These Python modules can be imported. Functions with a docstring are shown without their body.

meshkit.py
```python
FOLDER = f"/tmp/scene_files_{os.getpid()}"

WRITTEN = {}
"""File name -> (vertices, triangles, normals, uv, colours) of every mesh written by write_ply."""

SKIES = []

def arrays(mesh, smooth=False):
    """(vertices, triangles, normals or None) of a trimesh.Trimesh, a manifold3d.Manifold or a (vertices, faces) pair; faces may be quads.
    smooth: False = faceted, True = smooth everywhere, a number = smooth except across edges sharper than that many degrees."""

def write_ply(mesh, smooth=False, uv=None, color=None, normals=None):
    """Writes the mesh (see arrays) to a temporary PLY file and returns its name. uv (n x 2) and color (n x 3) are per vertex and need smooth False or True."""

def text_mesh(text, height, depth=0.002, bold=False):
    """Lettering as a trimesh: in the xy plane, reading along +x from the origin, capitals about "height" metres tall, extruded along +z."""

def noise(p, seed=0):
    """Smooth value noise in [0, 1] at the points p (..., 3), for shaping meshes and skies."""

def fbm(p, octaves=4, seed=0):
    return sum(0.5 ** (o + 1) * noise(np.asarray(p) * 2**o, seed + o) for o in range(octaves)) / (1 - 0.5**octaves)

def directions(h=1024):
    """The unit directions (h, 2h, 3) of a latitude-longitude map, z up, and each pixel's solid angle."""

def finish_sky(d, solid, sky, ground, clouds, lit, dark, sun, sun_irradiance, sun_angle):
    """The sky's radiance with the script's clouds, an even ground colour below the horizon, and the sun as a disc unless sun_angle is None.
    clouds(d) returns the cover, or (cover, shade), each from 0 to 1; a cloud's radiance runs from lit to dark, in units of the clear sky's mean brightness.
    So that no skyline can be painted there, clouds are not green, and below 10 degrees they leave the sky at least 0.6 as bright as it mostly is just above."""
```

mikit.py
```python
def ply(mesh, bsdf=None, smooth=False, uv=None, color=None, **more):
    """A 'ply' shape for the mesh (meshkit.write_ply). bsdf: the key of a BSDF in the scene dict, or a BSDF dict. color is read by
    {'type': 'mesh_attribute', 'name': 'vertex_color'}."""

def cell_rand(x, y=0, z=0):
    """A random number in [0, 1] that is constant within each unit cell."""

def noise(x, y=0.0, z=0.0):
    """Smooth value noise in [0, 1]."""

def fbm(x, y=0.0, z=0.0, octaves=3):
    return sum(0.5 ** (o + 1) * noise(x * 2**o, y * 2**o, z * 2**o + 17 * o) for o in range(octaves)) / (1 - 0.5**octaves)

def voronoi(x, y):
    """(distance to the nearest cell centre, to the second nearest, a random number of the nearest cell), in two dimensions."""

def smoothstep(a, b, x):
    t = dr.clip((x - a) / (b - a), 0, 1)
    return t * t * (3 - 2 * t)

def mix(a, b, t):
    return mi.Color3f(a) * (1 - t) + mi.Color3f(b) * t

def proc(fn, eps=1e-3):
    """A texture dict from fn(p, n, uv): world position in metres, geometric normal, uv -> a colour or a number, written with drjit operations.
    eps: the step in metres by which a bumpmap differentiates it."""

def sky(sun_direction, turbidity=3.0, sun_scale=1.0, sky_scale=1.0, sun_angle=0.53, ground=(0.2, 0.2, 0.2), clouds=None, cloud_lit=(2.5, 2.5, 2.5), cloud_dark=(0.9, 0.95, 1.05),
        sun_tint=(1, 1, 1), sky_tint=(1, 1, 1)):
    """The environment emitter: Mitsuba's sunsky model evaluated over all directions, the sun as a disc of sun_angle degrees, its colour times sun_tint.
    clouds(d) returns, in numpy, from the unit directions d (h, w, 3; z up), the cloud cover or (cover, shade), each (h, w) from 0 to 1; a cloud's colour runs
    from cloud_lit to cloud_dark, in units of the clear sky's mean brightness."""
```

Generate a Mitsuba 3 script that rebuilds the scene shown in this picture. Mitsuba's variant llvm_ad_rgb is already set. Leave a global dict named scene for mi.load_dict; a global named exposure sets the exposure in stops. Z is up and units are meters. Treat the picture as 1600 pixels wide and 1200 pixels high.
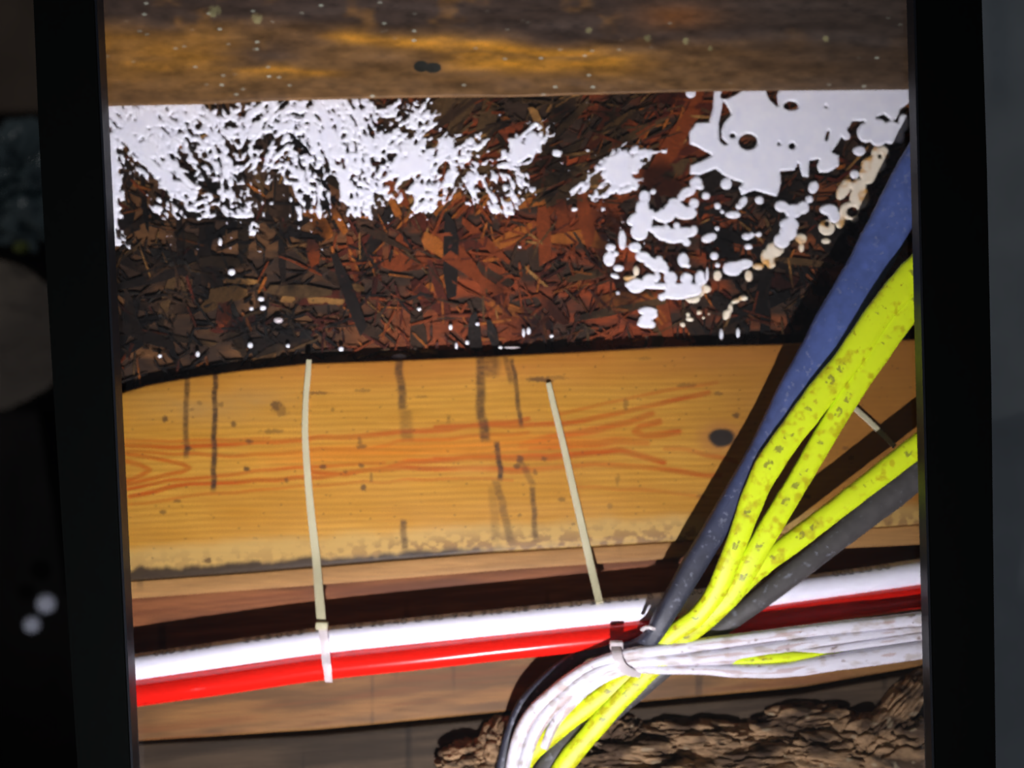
import math, random
import numpy as np
import trimesh
import shapely
from shapely import affinity
from shapely.geometry import Polygon, Point, LineString, MultiPolygon
from shapely.ops import unary_union
from scipy import ndimage
import drjit as dr
import mitsuba as mi
import mikit, meshkit
from mikit import proc, fbm, noise, smoothstep, mix, cell_rand, voronoi

random.seed(7)
rng = np.random.default_rng(7)
scene, labels = {'type': 'scene'}, {}
Tm = mi.ScalarTransform4f

# ---------------------------------------------------------------- camera, light, exposure
FOV = 42.3
PX = 2 * math.tan(math.radians(FOV / 2)) / 1600          # width of one 1600th of the view at 1 m


def at(px, py, y):
    """A point at depth y (metres from the lens) from its direction."""
    return np.array([(px - 800) * PX * y, y, (600 - py) * PX * y])


scene['camera'] = {'type': 'thinlens', 'fov': FOV, 'fov_axis': 'x', 'aperture_radius': 0.0035, 'focus_distance': 0.505,
                   'near_clip': 0.01, 'far_clip': 50.0,
                   'to_world': Tm().look_at(origin=[0, 0, 0], target=[0, 1, 0], up=[0, 0, 1])}
# the camera's flash, held below the lens: a narrow cone on the picture
FLASH = np.array([0.0, 0.15, -0.36])
scene['flash'] = {'type': 'spot', 'intensity': {'type': 'rgb', 'value': [1.92, 1.86, 2.02]}, 'cutoff_angle': 42.0, 'beam_width': 5.0,
                  'to_world': Tm().look_at(origin=FLASH.tolist(), target=at(560, 520, 0.59).tolist(), up=[0, 0, 1])}
# soft light of the dim room, and an unseen fill lamp added upper left
scene['room_light'] = {'type': 'constant', 'radiance': {'type': 'rgb', 'value': [0.040, 0.042, 0.048]}}
scene['added_fill_lamp'] = {'type': 'point', 'position': [-1.3, -0.2, 0.9], 'intensity': {'type': 'rgb', 'value': [0.27, 0.26, 0.25]}}
exposure = 0.0


# ---------------------------------------------------------------- helpers
def srgb(r, g, b):
    return [((c / 255) / 12.92 if c <= 10.3 else ((c / 255 + 0.055) / 1.055) ** 2.4) for c in (r, g, b)]


def num(name):
    key, k = name, 0
    while key in scene or key in labels:
        k += 1
        key = f'{name}_{k:03d}'
    return key


def obj(name, mesh, mat, parent=None, smooth=40, uv=None, color=None):
    key = num(parent + '__' + name if parent else name)
    scene[key] = mikit.ply(mesh, mat, smooth=smooth, uv=uv, color=color)
    return key


def tag(key, label=None, category=None, group=None, kind=None):
    labels[key] = {k: v for k, v in (('label', label), ('category', category), ('group', group), ('kind', kind)) if v}
    return key


def mat(key, color, rough=0.6, spec=0.4, **more):
    c = color if isinstance(color, dict) else {'type': 'rgb', 'value': list(color)}
    scene[key] = {'type': 'twosided', 'bsdf': {'type': 'principled', 'base_color': c, 'roughness': rough, 'specular': spec, **more}}
    return key


def interp(xs, pts):
    pts = np.asarray(pts, float)
    return np.interp(xs, pts[:, 0], pts[:, 1])


def catmull(pts, step=5.0):
    p = np.asarray(pts, float)
    p = np.vstack([2 * p[0] - p[1], p, 2 * p[-1] - p[-2]])
    out = []
    for i in range(1, len(p) - 2):
        n = max(2, int(np.linalg.norm(p[i + 1, :2] - p[i, :2]) / step))
        t = np.linspace(0, 1, n, endpoint=False)[:, None]
        out.append(0.5 * ((2 * p[i]) + (-p[i - 1] + p[i + 1]) * t + (2 * p[i - 1] - 5 * p[i] + 4 * p[i + 1] - p[i + 2]) * t ** 2 + (-p[i - 1] + 3 * p[i] - 3 * p[i + 1] + p[i + 2]) * t ** 3))
    out.append(p[-2][None])
    return np.vstack(out)


def sweep(pts, thick=None, n=18, expo=2.0, step=5.0, wobble=0.0, seed=0):
    """A cable: pts rows (px, py, depth, half width in px); thick = half thickness in metres (None: round). Returns mesh, uv (uv = turn, metres along)."""
    q = catmull(pts, step)
    c = np.array([at(a, b, d) for a, b, d, _ in q])
    hw = q[:, 3] * PX * q[:, 2]
    if wobble:
        hw = hw * (1 + wobble * (meshkit.fbm(np.c_[np.arange(len(q)) * 0.15, np.zeros(len(q)), np.full(len(q), seed * 3.3)], 3) - 0.5) * 2)
    tan = np.gradient(c, axis=0)
    tan /= np.linalg.norm(tan, axis=1, keepdims=True)
    w = np.cross(tan, [0, 1, 0])
    w /= np.linalg.norm(w, axis=1, keepdims=True)
    t = np.cross(tan, w)
    th = hw if thick is None else np.minimum(np.full(len(q), thick), hw)
    a = np.linspace(0, 2 * np.pi, n, endpoint=False)
    ca, sa = np.cos(a), np.sin(a)
    ca, sa = np.sign(ca) * np.abs(ca) ** (2 / expo), np.sign(sa) * np.abs(sa) ** (2 / expo)
    v = c[:, None] + w[:, None] * (hw[:, None] * ca)[..., None] + t[:, None] * (th[:, None] * sa)[..., None]
    m = len(q)
    s = np.r_[0, np.cumsum(np.linalg.norm(np.diff(c, axis=0), axis=1))]
    uv = np.stack(np.broadcast_arrays((ca * 0.5 + 0.5)[None], s[:, None]), -1).reshape(-1, 2)
    f = []
    for i in range(m - 1):
        for j in range(n):
            k = (j + 1) % n
            f.append([i * n + j, i * n + k, (i + 1) * n + k, (i + 1) * n + j])
    v, f = v.reshape(-1, 3), np.array(f)
    f = np.vstack([f[:, [0, 1, 2]], f[:, [0, 2, 3]]])
    for row, flip in ((0, 1), (m - 1, 0)):
        b = len(v)
        v = np.vstack([v, c[row]])
        uv = np.vstack([uv, [0.5, s[row]]])
        cap = [[b, row * n + (j + 1) % n, row * n + j] if flip else [b, row * n + j, row * n + (j + 1) % n] for j in range(n)]
        f = np.vstack([f, cap])
    me = trimesh.Trimesh(v, f, process=False)
    if me.volume < 0:
        me.invert()
    return me, uv


def box_mesh(size, centre, rot=None):
    b = trimesh.creation.box(size)
    if rot is not None:
        b.apply_transform(rot)
    b.apply_translation(centre)
    return b


def board(x0, x1, top, bot, yf, yb, c=1.5e-3, nx=90, nz=10, relief=0.0, lift=0.0, wane=None, seed=0, freq=60):
    """A plank: front face between the top and bottom edges (px, py lists), front at depth yf, back at yb, arrises rounded by c."""
    xs = np.linspace(x0, x1, nx)
    zt = (600 - interp(xs, top)) * PX * yf
    zb = (600 - interp(xs, bot)) * PX * yf
    X = (xs - 800) * PX * yf
    rows = [(zt, yb), (zt, yf + c), (zt - 0.3 * c, yf + 0.3 * c)]
    rows += [((zt - c) + ((zb + c) - (zt - c)) * k / nz, yf) for k in range(nz + 1)]
    rows += [(zb + 0.3 * c, yf + 0.3 * c), (zb, yf + c), (zb + lift, yb)]
    V = np.array([np.c_[X, np.full(nx, y), z] for z, y in rows])
    if relief:
        d = meshkit.fbm(np.stack([V[3:-3, :, 0] * freq * 0.25, V[3:-3, :, 1] * 0 + seed, V[3:-3, :, 2] * freq], -1), 4, seed) - 0.5
        V[3:-3, :, 1] += relief * d
    if wane is not None:
        V[:, :, 1] += wane(V)
    R = len(rows)
    idx = np.arange(R * nx).reshape(R, nx)
    f = np.stack([idx[:-1, :-1], idx[1:, :-1], idx[1:, 1:], idx[:-1, 1:]], -1).reshape(-1, 4)
    back = np.stack([idx[0, :-1], idx[0, 1:], idx[-1, 1:], idx[-1, :-1]], -1)
    v = V.reshape(-1, 3)
    f = np.vstack([f, back])
    f = np.vstack([f[:, [0, 1, 2]], f[:, [0, 2, 3]]])
    ends = []
    for col, fl in ((0, 0), (nx - 1, 1)):
        b = len(v)
        v = np.vstack([v, V[:, col].mean(0)])
        for r in range(R):
            a0, a1 = idx[r, col], idx[(r + 1) % R, col]
            ends.append([b, a1, a0] if fl else [b, a0, a1])
    me = trimesh.Trimesh(v, np.vstack([f, ends]), process=False)
    if me.volume < 0:
        me.invert()
    return me


def extrude_px(poly, yf, yb, yref=None):
    """A shapely polygon in px, stood at depth yf and extruded back to yb."""
    s = PX * (yref or yf)
    g = affinity.affine_transform(poly, [s, 0, 0, -s, -800 * s, 600 * s])
    e = trimesh.creation.extrude_polygon(g, yb - yf, engine='earcut')
    v = np.array(e.vertices)
    e.vertices = np.c_[v[:, 0], yf + v[:, 2], v[:, 1]]
    if e.volume < 0:
        e.invert()
    return e


def hull_balls(cs, rs, sub=2):
    pts = [trimesh.creation.icosphere(sub, r).vertices + c for c, r in zip(cs, rs)]
    return trimesh.convex.convex_hull(np.vstack(pts))


def edge_l(py):
    return 160 + 57 * py / 1200


def edge_r(py):
    return 1418 + 29 * py / 1200


# ---------------------------------------------------------------- materials
U_JOIST = PX * 0.580           # joist grid: one unit is about 0.28 mm


def unit(p, y):
    s = PX * y
    return p.x / s + 800, 600 - p.z / s


STREAKS = [  # x, y start and end, half width, strength
    (291, 580, 291, 716, 6, .62), (337, 575, 334, 768, 6, .75), (622, 560, 630, 642, 9, .62), (632, 640, 637, 690, 14, .30),
    (750, 556, 752, 660, 10, .62), (768, 552, 764, 590, 22, .45), (752, 650, 760, 690, 11, .62), (776, 690, 783, 752, 6, .72), (788, 556, 800, 600, 7, .45),
    (800, 560, 815, 668, 5, .62), (775, 750, 800, 850, 9, .40), (770, 760, 775, 850, 10, .22), (812, 720, 834, 760, 8, .35), (832, 760, 838, 846, 6, .55), (630, 812, 632, 862, 7, .6),
    (700, 648, 700, 662, 4, .35), (340, 560, 334, 590, 10, .4)]
SPOTS = [  # x, y, rx, ry, strength
    (258, 655, 5, 5, .8), (365, 662, 5, 5, .7), (390, 690, 7, 5, .7), (386, 733, 6, 5, .85), (431, 634, 10, 9, .75), (440, 642, 12, 10, .45), (425, 674, 20, 4, .45), (505, 729, 6, 4, .7),
    (448, 751, 4, 4, .6), (565, 698, 10, 4, .6), (562, 690, 4, 8, .5), (564, 727, 5, 4, .7), (568, 762, 6, 6, .8), (580, 745, 3, 9, .5), (540, 737, 5, 3, .5), (277, 783, 6, 3, .6),
    (254, 800, 7, 4, .6), (325, 876, 6, 5, .75), (295, 701, 5, 4, .8), (345, 632, 5, 5, .5), (312, 630, 6, 4, .4), (495, 614, 26, 3, .55), (478, 615, 8, 5, .6), (566, 610, 13, 3, .45),
    (812, 717, 7, 7, .75), (808, 728, 6, 5, .7), (850, 717, 5, 4, .6), (836, 738, 4, 5, .5), (878, 780, 8, 4, .5), (896, 819, 3, 3, .6), (812, 805, 4, 3, .5), (953, 791, 6, 5, .4), (978, 632, 5, 9, .4),
    (1072, 602, 15, 4, .4), (1122, 615, 7, 4, .5), (1150, 649, 6, 5, .75), (845, 593, 24, 5, .75), (870, 590, 20, 4, .35), (1095, 775, 8, 3, .4), (1245, 770, 6, 4, .7), (1262, 776, 7, 4, .7), (1320, 700, 6, 4, .5),
    (1330, 715, 5, 4, .5), (965, 750, 4, 10, .3), (300, 640, 5, 3, .4), (520, 640, 4, 3, .4), (1005, 560, 12, 3, .3), (660, 620, 12, 2.5, .35)]


GRAIN = [  # half width, strength, course of the darker growth rings
    (4, .75, ((191, 695), (297, 700), (386, 691), (541, 683), (622, 675), (703, 671), (825, 655))), (3, .6, ((199, 704), (277, 710), (358, 712), (459, 706), (581, 700), (622, 690), (825, 677))),
    (4, .85, ((480, 737), (541, 742), (581, 734), (642, 722), (715, 716), (825, 716))), (3, .75, ((199, 765), (256, 754), (346, 742), (439, 732), (500, 730), (600, 722))),
    (3.5, .8, ((203, 777), (297, 756), (419, 750), (500, 746), (541, 740), (602, 732), (825, 732))), (4, .8, ((196, 720), (220, 727), (234, 735), (220, 744), (198, 752))),
    (3.5, .75, ((196, 708), (256, 719), (285, 726), (296, 732), (285, 738), (256, 745), (199, 757))), (3, .5, ((191, 688), (300, 690), (420, 684))), (2.5, .45, ((200, 790), (320, 772), (480, 760), (640, 750), (800, 748))),
    (4, .7, ((680, 669), (787, 665), (880, 664), (965, 648), (1036, 630), (1107, 612))), (5, .85, ((680, 717), (780, 715), (858, 715), (929, 705), (972, 705), (1036, 722))),
    (5, .7, ((815, 697), (858, 685), (929, 672), (983, 662), (1018, 648))), (6, .6, ((830, 700), (900, 694), (960, 690), (1010, 692))), (5, .7, ((1030, 660), (1000, 668), (992, 676), (1006, 682), (1060, 676))),
    (4, .6, ((680, 733), (822, 735), (929, 724), (1036, 733), (1125, 744))), (3, .5, ((870, 650), (960, 628), (1040, 610), (1120, 596))), (4, .5, ((1040, 700), (1090, 706), (1150, 722))), (3, .4, ((900, 760), (1000, 765), (1100, 775)))]


def joist_color(p, n, uv):
    x, y = unit(p, 0.580)
    nx = (fbm(x * 0.006, y * 0.02, 3.0) - 0.5)
    # growth rings: nested tongues at both ends, long lines between
    axis = 742 - (x - 200) * 0.042 + 26 * nx
    t = dr.abs(y - axis)
    lines = mi.Float(0)
    yw = y + 5 * (noise(x * 0.03, y * 0.02, 4.0) - 0.5)
    for wd, st, pts in GRAIN:
        for (ax, ay), (bx, by) in zip(pts[:-1], pts[1:]):
            L2 = (bx - ax) ** 2 + (by - ay) ** 2
            h = dr.clip(((x - ax) * (bx - ax) + (yw - ay) * (by - ay)) / L2, 0, 1)
            d = dr.sqrt(dr.square(x - ax - h * (bx - ax)) + dr.square(yw - ay - h * (by - ay)))
            lines = dr.maximum(lines, st * (1 - smoothstep(0.3 * wd, 1.6 * wd, d)))
    lines *= 0.55 + 0.6 * noise(x * 0.015, y * 0.03, 5.0)
    ring2 = 0.5 + 0.5 * dr.sin(y * 0.62 + x * 0.02 + 5 * nx)
    base = mix(srgb(184, 136, 50), srgb(164, 112, 28), fbm(x * 0.008, y * 0.03, 1.0))
    base = mix(base, srgb(160, 66, 4), dr.minimum(1.3 * lines, 0.95))
    base = mix(base, srgb(190, 104, 12), 0.6 * dr.exp(-dr.square((y - 712 + (x - 500) * 0.06) / 16)) * smoothstep(330, 520, x) * (1 - smoothstep(800, 1050, x)))
    base = mix(base, srgb(150, 98, 26), 0.4 * ring2)
    fine = noise(x * 0.02, y * 1.3, 2.0)
    base = base * (0.90 + 0.2 * fine)
    # browner towards the upper edge
    top = 562 - (x - 500) * 0.03
    base = mix(base, srgb(165, 98, 40), 0.55 * (1 - smoothstep(0, 75, y - top)) * (0.4 + 0.9 * fbm(x * 0.01, y * 0.05, 4.0)))
    base = mix(base, srgb(150, 120, 70), 0.55 * dr.exp(-dr.square((y - 632) / 26)) * dr.exp(-dr.square((x - 340) / 120)) * fbm(x * 0.02, y * 0.05, 7.0) * 1.6)
    base = mix(base, srgb(132, 84, 36), 0.75 * smoothstep(1000, 1380, x + 120 * (fbm(x * 0.01, y * 0.03, 14.0) - 0.5) + 0.5 * (700 - y)))  # darker to the right: the flash's falloff painted into the wood
    # worn pale band and a rotten dark line along the lower edge
    bot = 908 - (x - 205) * 0.0600 + 6 * smoothstep(800, 1400, x)
    up = bot - 7 - y
    wob = 10 * (fbm(x * 0.02, 0.0, 6.0) - 0.5)
    base = mix(base, srgb(176, 146, 84), 0.75 * (1 - smoothstep(34, 56, up + wob)))
    rough = fbm(x * 0.09, y * 0.12, 8.0, octaves=4)
    base = mix(base, srgb(120, 84, 50), 0.8 * (1 - smoothstep(8, 52, up)) * smoothstep(0.50, 0.62, rough + 0.05 * smoothstep(560, 700, x)) * (0.4 + 0.6 * smoothstep(480, 680, x)))
    line = (1 - smoothstep(6, 16, up + 14 * (fbm(x * 0.05, 1.0, 2.0, octaves=4) - 0.5))) * (1 - 0.75 * smoothstep(680, 860, x))
    base = mix(base, srgb(40, 28, 20), 0.95 * line)
    # dark drips, specks, the knot
    stain = mi.Float(0)
    for a, b, c, d, w, s in STREAKS:
        u = dr.clip((y - b) / (d - b), 0, 1)
        cx = a + (c - a) * u + 3 * (noise(y * 0.06, a) - 0.5)
        m = (1 - smoothstep(0.35 * w, w, dr.abs(x - cx))) * smoothstep(-3, 4, y - b) * (1 - smoothstep(-8, 4, y - d))
        stain = dr.maximum(stain, s * m * (0.65 + 0.5 * noise(x * 0.15, y * 0.35, a)))
    base = mix(base, srgb(52, 34, 24), dr.minimum(1.25 * stain, 0.92))
    spot = mi.Float(0)
    for a, b, rx, ry, s in SPOTS:
        r = dr.sqrt(dr.square((x - a) / rx) + dr.square((y - b) / ry)) + 0.6 * (noise(x * 0.25, y * 0.25, a) - 0.5)
        spot = dr.maximum(spot, s * (1 - smoothstep(0.55, 1.1, r)))
    v1, v2, vw = voronoi(x * 0.045, y * 0.06)
    spot = dr.maximum(spot, 0.55 * (1 - smoothstep(0.03, 0.11, v1)) * smoothstep(0.60, 0.85, vw))
    base = mix(base, srgb(70, 46, 28), spot)
    r = dr.sqrt(dr.square((x - 1127) / 25) + dr.square((y - 684) / 17)) + 0.18 * (noise(x * 0.1, y * 0.1) - 0.5)
    base = mix(base, srgb(150, 95, 45), 0.6 * (1 - smoothstep(0.8, 2.0, r)))
    base = mix(base, srgb(38, 30, 24), 1 - smoothstep(0.65, 1.0, r))
    return base


def dull_wood(y0, dark, light, stripe, k):
    def fn(p, n, uv):
        x, y = unit(p, y0)
        g = fbm(x * 0.006, y * 0.05 + x * 0.005, k, octaves=4)
        c = mix(dark, light, smoothstep(0.28, 0.72, g))
        c = mix(c, stripe, 0.5 * smoothstep(0.55, 0.75, fbm(x * 0.004, y * 0.12 + x * 0.012, k + 4)))
        c = c * (0.86 + 0.28 * noise(x * 0.03, y * 0.9, k + 2))
        drip = smoothstep(0.80, 0.90, noise(x * 0.055, y * 0.004, k + 9)) * smoothstep(0.3, 0.6, noise(x * 0.02, y * 0.02, k))
        return c * (1 - 0.45 * drip)
    return fn


def top_color(p, n, uv):
    x, y = unit(p, 0.575)
    w = 26 * (fbm(x * 0.008, y * 0.02, 2.0) - 0.5)
    c = mix(srgb(98, 70, 42), srgb(128, 92, 50), fbm(x * 0.012, y * 0.06, 5.0))
    gold = dr.exp(-dr.square((y + w - 62 - (x - 500) * 0.055) / 10)) * smoothstep(480, 560, x) * (1 - smoothstep(880, 1050, x))
    gold = dr.maximum(gold, dr.exp(-dr.square((y + w - 100) / 15)) * smoothstep(660, 740, x) * (1 - smoothstep(950, 1060, x)))
    gold = dr.maximum(gold, 0.5 * dr.exp(-dr.square((y + w - 82) / 42)) * (1 - smoothstep(310, 400, x)))
    gold = dr.maximum(gold, 0.75 * dr.exp(-dr.square((y + w - 118) / 8)) * smoothstep(340, 400, x) * (1 - smoothstep(480, 560, x)))
    c = mix(c, srgb(205, 140, 40), gold * (0.45 + 0.7 * noise(x * 0.02, y * 0.12, 6.0)))
    rust = dr.exp(-dr.square((x - 1060) / 70) - dr.square((y - 25) / 22))
    c = mix(c, srgb(140, 82, 36), 0.7 * rust)
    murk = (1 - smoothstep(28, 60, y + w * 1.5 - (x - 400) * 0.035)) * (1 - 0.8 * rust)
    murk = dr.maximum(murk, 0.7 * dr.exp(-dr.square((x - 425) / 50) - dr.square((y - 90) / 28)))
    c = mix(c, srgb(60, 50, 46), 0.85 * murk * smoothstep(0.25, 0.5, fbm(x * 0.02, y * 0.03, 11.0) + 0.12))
    c = mix(c, srgb(70, 58, 48), 0.75 * smoothstep(1000, 1400, x + 40 * w / 26))  # greyer to the right: reflection haze of the glass painted into the board
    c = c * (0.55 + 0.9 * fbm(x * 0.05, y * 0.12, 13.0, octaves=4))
    v1, v2, vw = voronoi(x * 0.04, y * 0.07)
    speck = (1 - smoothstep(0.05, 0.22, v1)) * smoothstep(0.75, 0.95, vw) * smoothstep(0.4, 0.7, noise(x * 0.008, y * 0.02, 8.0))
    c = mix(c, srgb(190, 195, 175), 0.7 * speck)
    k = dr.minimum(dr.square((x - 658) / 12) + dr.square((y - 104) / 9), dr.square((x - 676) / 14) + dr.square((y - 106) / 8))
    c = mix(c, srgb(34, 34, 26), 1 - smoothstep(0.7, 1.2, k))
    for a, b, r in ((402, 30, 9), (335, 18, 11), (1012, 60, 7), (920, 48, 6), (1072, 64, 6), (1290, 60, 6), (1110, 76, 5)):
        d = dr.square((x - a) / r) + dr.square((y - b) / r)
        c = mix(c, srgb(165, 160, 110), 0.55 * (1 - smoothstep(0.1, 1.3, d + 0.8 * (noise(x * 0.2, y * 0.2, a) - 0.4))))
    return c


def osb_color(p, n, uv):
    x, y = unit(p, 0.588)
    a = fbm(x * 0.012 + y * 0.006, y * 0.04, 2.0, octaves=4)
    red = smoothstep(450, 800, x) * (1 - 0.6 * smoothstep(1080, 1200, x))
    c = mix(srgb(52, 38, 28), mix(srgb(92, 62, 36), srgb(132, 58, 26), red), smoothstep(0.35, 0.7, a))
    return c * (0.6 + 0.8 * fbm(x * 0.03, y * 0.09, 5.0))


def chip_color(tint):
    def fn(p, n, uv):
        wet = smoothstep(0.36, 0.62, fbm(p.x * 46, p.z * 46, 3.0, octaves=4))
        grain = noise(uv.x * 3, uv.y * 34, 1.0) * 0.5 + noise(uv.x * 5, uv.y * 90, 2.0) * 0.5
        return mi.Color3f(tint) * (0.13 + 0.60 * wet) * (0.12 + 1.5 * grain)
    return fn


def yellow_color(p, n, uv):
    c = mi.Color3f(srgb(222, 243, 28))
    d = fbm(p.x * 300, p.z * 300, p.y * 300)
    c = mix(c, srgb(190, 180, 14), 0.8 * smoothstep(0.45, 0.7, d + 0.9 * (uv.y - 0.16)))
    cell = dr.floor(uv.y / 0.0072)
    f = uv.y / 0.0072 - cell
    on = (cell_rand(cell, 3.0) > 0.45) & (dr.abs(uv.x - 0.42) < 0.14) & (f > 0.15) & (f < 0.72)
    ink = dr.select(on, 0.7 * smoothstep(0.50, 0.66, fbm(uv.x * 7 + 0.9 * noise(uv.y * 900, cell), uv.y * 700, cell)), 0.0)
    c = mix(c, srgb(105, 95, 50), ink)
    c = mix(c, srgb(150, 110, 30), 0.5 * smoothstep(0.70, 0.82, fbm(p.x * 500 + p.z * 170, p.z * 500 - p.x * 170, p.y * 500)))
    return c


def white_cable_color(p, n, uv):
    d = fbm(p.x * 220, p.z * 380, p.y * 200)
    c = mix(srgb(222, 220, 228), srgb(178, 166, 156), 0.7 * smoothstep(0.48, 0.74, d))
    c = mix(c, srgb(110, 82, 66), 0.75 * smoothstep(0.70, 0.80, fbm(p.x * 300 + p.z * 120, p.z * 420 - p.x * 130, p.y * 300)))
    c = mix(c, srgb(165, 120, 100), 0.5 * smoothstep(0.76, 0.84, noise(uv.x * 5, uv.y * 90, 4.0)))
    return c


def black_cable(tint, far=None):
    def fn(p, n, uv):
        d = fbm(p.x * 260, p.z * 260, p.y * 260)
        c = mi.Color3f(tint) if far is None else mix(tint, far, smoothstep(0.07, 0.22, uv.y))  # blue to dark along the length: flash sheen put into the jacket colour
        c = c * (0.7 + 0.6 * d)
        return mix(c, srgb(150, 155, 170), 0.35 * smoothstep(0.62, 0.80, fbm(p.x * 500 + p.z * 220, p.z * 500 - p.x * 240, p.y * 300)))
    return fn


def glare_color(p, n, uv):
    d = fbm(p.x * 260, p.z * 260, 2.0)
    return mix(srgb(252, 252, 255), srgb(240, 241, 252), d)


def cream_color(p, n, uv):
    d = fbm(p.x * 240, p.z * 240, 4.0)
    return mix(srgb(246, 232, 205), srgb(214, 160, 84), smoothstep(0.45, 0.75, d))


def debris_color(p, n, uv):
    a = fbm(p.x * 90, p.y * 90, p.z * 140, octaves=4)
    c = mix(srgb(74, 57, 42), srgb(154, 124, 91), smoothstep(0.35, 0.65, a))
    c = mix(c, srgb(26, 20, 15), 0.8 * smoothstep(0.55, 0.75, fbm(p.x * 110, p.y * 60, p.z * 190 + p.x * 50)))
    return mix(c, srgb(160, 145, 118), 0.6 * smoothstep(0.78, 0.88, noise(p.x * 260, p.y * 200, p.z * 380)))


def fabric(c0, c1, k):
    def fn(p, n, uv):
        return mix(c0, c1, fbm(p.x * k, p.y * k, p.z * k, octaves=4))
    return fn


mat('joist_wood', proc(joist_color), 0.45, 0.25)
mat('ledger_wood', proc(dull_wood(0.584, srgb(142, 102, 54), srgb(156, 114, 62), srgb(134, 92, 46), 3.0)), 0.6, 0.3)
mat('brown_wood', proc(dull_wood(0.5925, srgb(92, 50, 22), srgb(126, 74, 36), srgb(96, 46, 18), 5.0)), 0.6, 0.3)
mat('lower_wood', proc(dull_wood(0.591, srgb(96, 66, 32), srgb(132, 92, 46), srgb(112, 60, 22), 8.0)), 0.6, 0.3)
mat('bottom_wood', proc(dull_wood(0.595, srgb(48, 38, 26), srgb(72, 58, 42), srgb(44, 32, 22), 12.0)), 0.7, 0.2)
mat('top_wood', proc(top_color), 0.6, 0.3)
mat('osb_base', proc(osb_color), 0.35, 0.5)
mat('yellow_jacket', proc(yellow_color), 0.45, 0.4)
mat('white_jacket', proc(white_cable_color), 0.45, 0.4)
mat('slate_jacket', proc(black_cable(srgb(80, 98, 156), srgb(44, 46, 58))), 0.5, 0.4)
mat('grey_jacket', proc(black_cable(srgb(76, 73, 72))), 0.5, 0.4)
mat('white_glare', proc(glare_color), 0.5, 0.4)
mat('cream_glare', proc(cream_color), 0.5, 0.4)
mat('debris', proc(debris_color), 0.8, 0.2)
mat('white_pipe', srgb(240, 240, 252), 0.25, 0.5)
mat('red_pipe', srgb(226, 26, 16), 0.16, 0.6)
mat('ink', srgb(40, 42, 52), 0.6, 0.2)
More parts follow.
